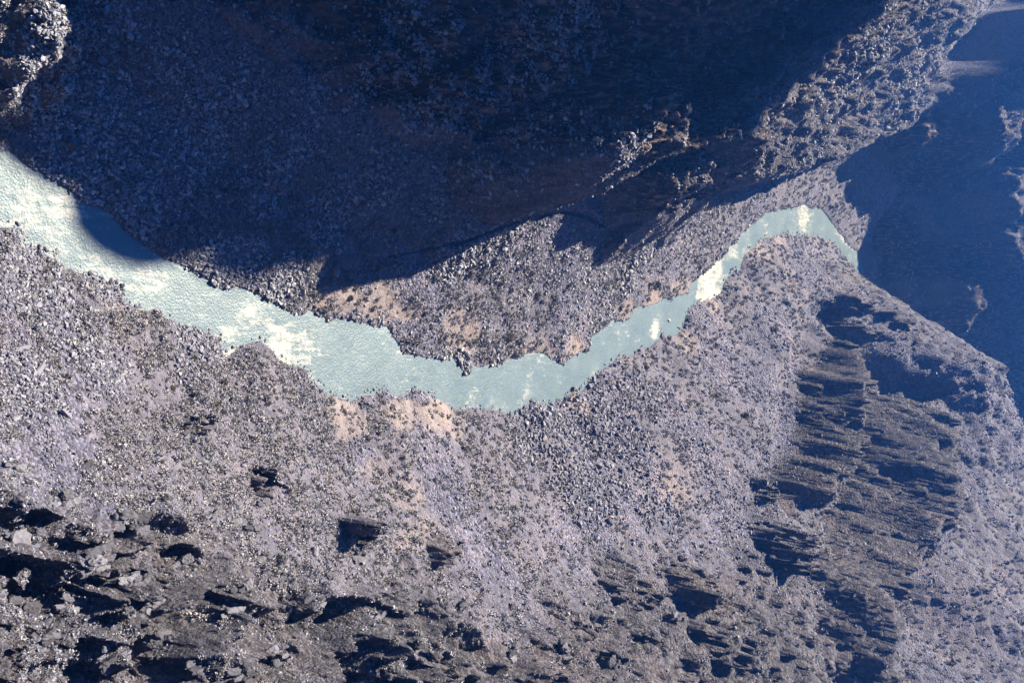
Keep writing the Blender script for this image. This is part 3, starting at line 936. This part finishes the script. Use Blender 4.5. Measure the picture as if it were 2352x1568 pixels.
OUT_PX = [(560, 1212, 17, "broad flat-topped ledge with a deep shadow under it"), (480, 1180, 12, None), (300, 1200, 14, None), (130, 1150, 12, None), (60, 1250, 14, None), (220, 1290, 13, None),
          (420, 1300, 13, None), (600, 1290, 12, None), (160, 1390, 13, None), (340, 1400, 12, None), (520, 1420, 13, None), (80, 1480, 12, None), (260, 1500, 12, None), (450, 1520, 12, None),
          (640, 1500, 11, None), (720, 1380, 11, None), (820, 1290, 12, None), (760, 1330, 10, None), (870, 1420, 11, None), (960, 1500, 11, None), (1060, 1400, 11, None), (600, 1150, 10, None),
          (360, 1130, 10, None), (200, 1080, 9, None), (1000, 1330, 10, None), (1180, 1500, 12, None), (1300, 1480, 12, None), (690, 1220, 10, None), (420, 1010, 8, None), (460, 1060, 8, None), (30, 1080, 9, None),
          (110, 1320, 11, None), (1420, 1520, 13, None), (1560, 1420, 13, None), (40, 1390, 12, None), (300, 1340, 11, None), (560, 1360, 11, None), (380, 1460, 11, None), (200, 1540, 12, None), (560, 1550, 12, None)]
for px, py, L_, lab in OUT_PX:
    X_, Y_ = spot(px, py)
    Z_ = float(ground_z(np.array([X_]), np.array([Y_]))[0][0])
    e = link("rock_outcrop", None, None, label=lab or "jutting outcrop of layered slabs among the broken ledges of the sunlit slope", cat="outcrop", group=None if lab else "layered outcrops on the sunlit slope")
    e.location = (X_, Y_, Z_)
    e.rotation_euler = (0, 0, rng.normal(0.12, 0.16))
    for k_ in range(rng.integers(4, 8)):
        o = link("slab", SLAB[rng.integers(len(SLAB))], parent=e)
        l2 = L_ * rng.uniform(0.25, 0.7)
        o.scale = (l2 * rng.uniform(0.4, 0.75), l2 * rng.uniform(0.8, 1.2), l2 * rng.uniform(0.4, 0.7))
        dx = rng.uniform(-0.22, 0.22) * L_
        o.location = (dx, rng.uniform(-0.35, 0.35) * L_, 0.6 * dx + rng.uniform(-0.06, 0.03) * L_)
        o.rotation_euler = (rng.normal(0, 0.12), rng.normal(-0.25, 0.18), rng.normal(0, 0.15))

# shrubs
M_SHRUB = make_brush_mat("olive_shrub_leaves", (0.12, 0.115, 0.09), (0.27, 0.25, 0.21))
M_STEM = make_brush_mat("shrub_wood", (0.07, 0.06, 0.05), (0.12, 0.10, 0.085))
CROWN = []
for i in range(5):
    me = tuft("foliage", 800 + i, 170, 0.62, 0.16); me.materials.append(M_SHRUB); CROWN.append(me)


def stem_mesh():
    bm = bmesh.new()
    for k_ in range(5):
        a = k_ * 1.256; r0 = 0.03
        tip = Vector((0.22 * math.cos(a), 0.22 * math.sin(a), 0.45))
        ring0 = [bm.verts.new((r0 * math.cos(q * 1.57), r0 * math.sin(q * 1.57), -0.1)) for q in range(4)]
        ring1 = [bm.verts.new(tip + Vector((0.01 * math.cos(q * 1.57), 0.01 * math.sin(q * 1.57), 0))) for q in range(4)]
        for q in range(4):
            bm.faces.new((ring0[q], ring0[(q + 1) % 4], ring1[(q + 1) % 4], ring1[q]))
    me = bpy.data.meshes.new("stem"); bm.to_mesh(me); bm.free(); me.materials.append(M_STEM)
    return me


STEM = stem_mesh()
SHRUB_PX = [(443, 823, 4.0, "dark olive shrub alone on the stones beside the pale foam"), (493, 929, 4.5, "spreading grey-olive shrub on the brushy sunny slope"), (1168, 776, 6.0, "big dark shrub above the sandy shore of the inner bend"),
            (1509, 653, 5.5, "round dark shrub above the long pink sand strip"), (1709, 953, 6.0, "dark shrub at the edge of the coarse fan"), (1777, 756, 7.0, "dark shrub on the scree below the rocky spur"),
            (1031, 1538, 6.0, "large olive shrub among the broken ledges"), (815, 660, 3.6, "small dark shrub beside the tall pale boulder"), (815, 1175, 5.0, "olive shrub in the dark hollow above the ledges"),
            (640, 1280, 4.0, "grey-olive shrub growing between the ledges"), (1860, 50, 9.0, "brownish shrub on the sun-touched shoulder"), (1985, 95, 10.0, "greenish shrub patch among the bright shoulder blocks"),
            (2130, 1270, 8.0, "dark shrub on the hazy upper bench"), (2180, 1520, 7.0, "dark shrub low on the hazy bench"), (900, 1470, 4.0, "low shrub between two ledges")]


def put_shrub(x_, y_, sz, label, group=None):
    z_ = float(ground_z(np.array([x_]), np.array([y_]))[0][0])
    e = link("desert_shrub", None, None, label=label, cat="shrub", group=group)
    e.location = (x_, y_, z_); e.rotation_euler = (0, 0, rng.uniform(0, 6.28)); e.scale = (sz, sz * rng.uniform(0.8, 1.1), sz * rng.uniform(0.8, 1.1))
    link("stem", STEM, parent=e); link("foliage", CROWN[rng.integers(len(CROWN))], parent=e)


for px, py, sz, lab in SHRUB_PX:
    X_, Y_ = spot(px, py); put_shrub(X_, Y_, sz, lab)
x, y, z, side, bank, rocky, sand, brush, dep = candidates(20000)
cm = coarse_mask(x, y)
for msk, cnt, lab, grp in (((side > 0) & (brush > 0.5) & (cm < 0.2) & (bank > 8), 75, "low grey-olive shrub dotted on the sunlit brushy slope", "shrubs on the sunlit slope"),
                           ((side < 0) & (brush > 0.4) & (cm < 0.2) & (bank > 8) & (bank < 80), 55, "low grey-olive shrub on the slope between river and dark cliffs", "shrubs below the dark cliffs")):
    got = 0
    for i in np.nonzero(msk)[0]:
        sz = min(0.0048 * dep[i] * rng.uniform(0.8, 1.5), 4.2)
        if free_spot(x[i], y[i], sz * 1.5):
            put_shrub(float(x[i]), float(y[i]), sz, lab, grp); got += 1
            if got >= cnt:
                break

# ------------------------------------------------------------------ haze
def box_mesh(name, a, b):
    V = np.array([(x_, y_, z_) for z_ in (a[2], b[2]) for y_ in (a[1], b[1]) for x_ in (a[0], b[0])], float)
    Fq = np.array([(0, 2, 3, 1), (4, 5, 7, 6), (0, 1, 5, 4), (2, 6, 7, 3), (0, 4, 6, 2), (1, 3, 7, 5)])
    return mesh_from(name, V, Fq)


hm = bpy.data.materials.new("canyon_haze")
hm.use_nodes = True
hm.node_tree.nodes.clear()
ho = hm.node_tree.nodes.new('ShaderNodeOutputMaterial')
pv = hm.node_tree.nodes.new('ShaderNodeVolumePrincipled')
pv.inputs['Color'].default_value = (0.06, 0.25, 1.0, 1)
pv.inputs['Density'].default_value = 0.00021
pv.inputs['Absorption Color'].default_value = (1, 1, 1, 1)
pv.inputs['Anisotropy'].default_value = 0.7
hm.node_tree.links.new(pv.outputs[0], ho.inputs['Volume'])
zt = float(max(GZ.max(), CAM_H)) + 15
link("haze", box_mesh("haze", (-4300, -1700, -4), (4300, 4300, zt)), hm, kind='stuff', label="thin blue haze filling the canyon air")
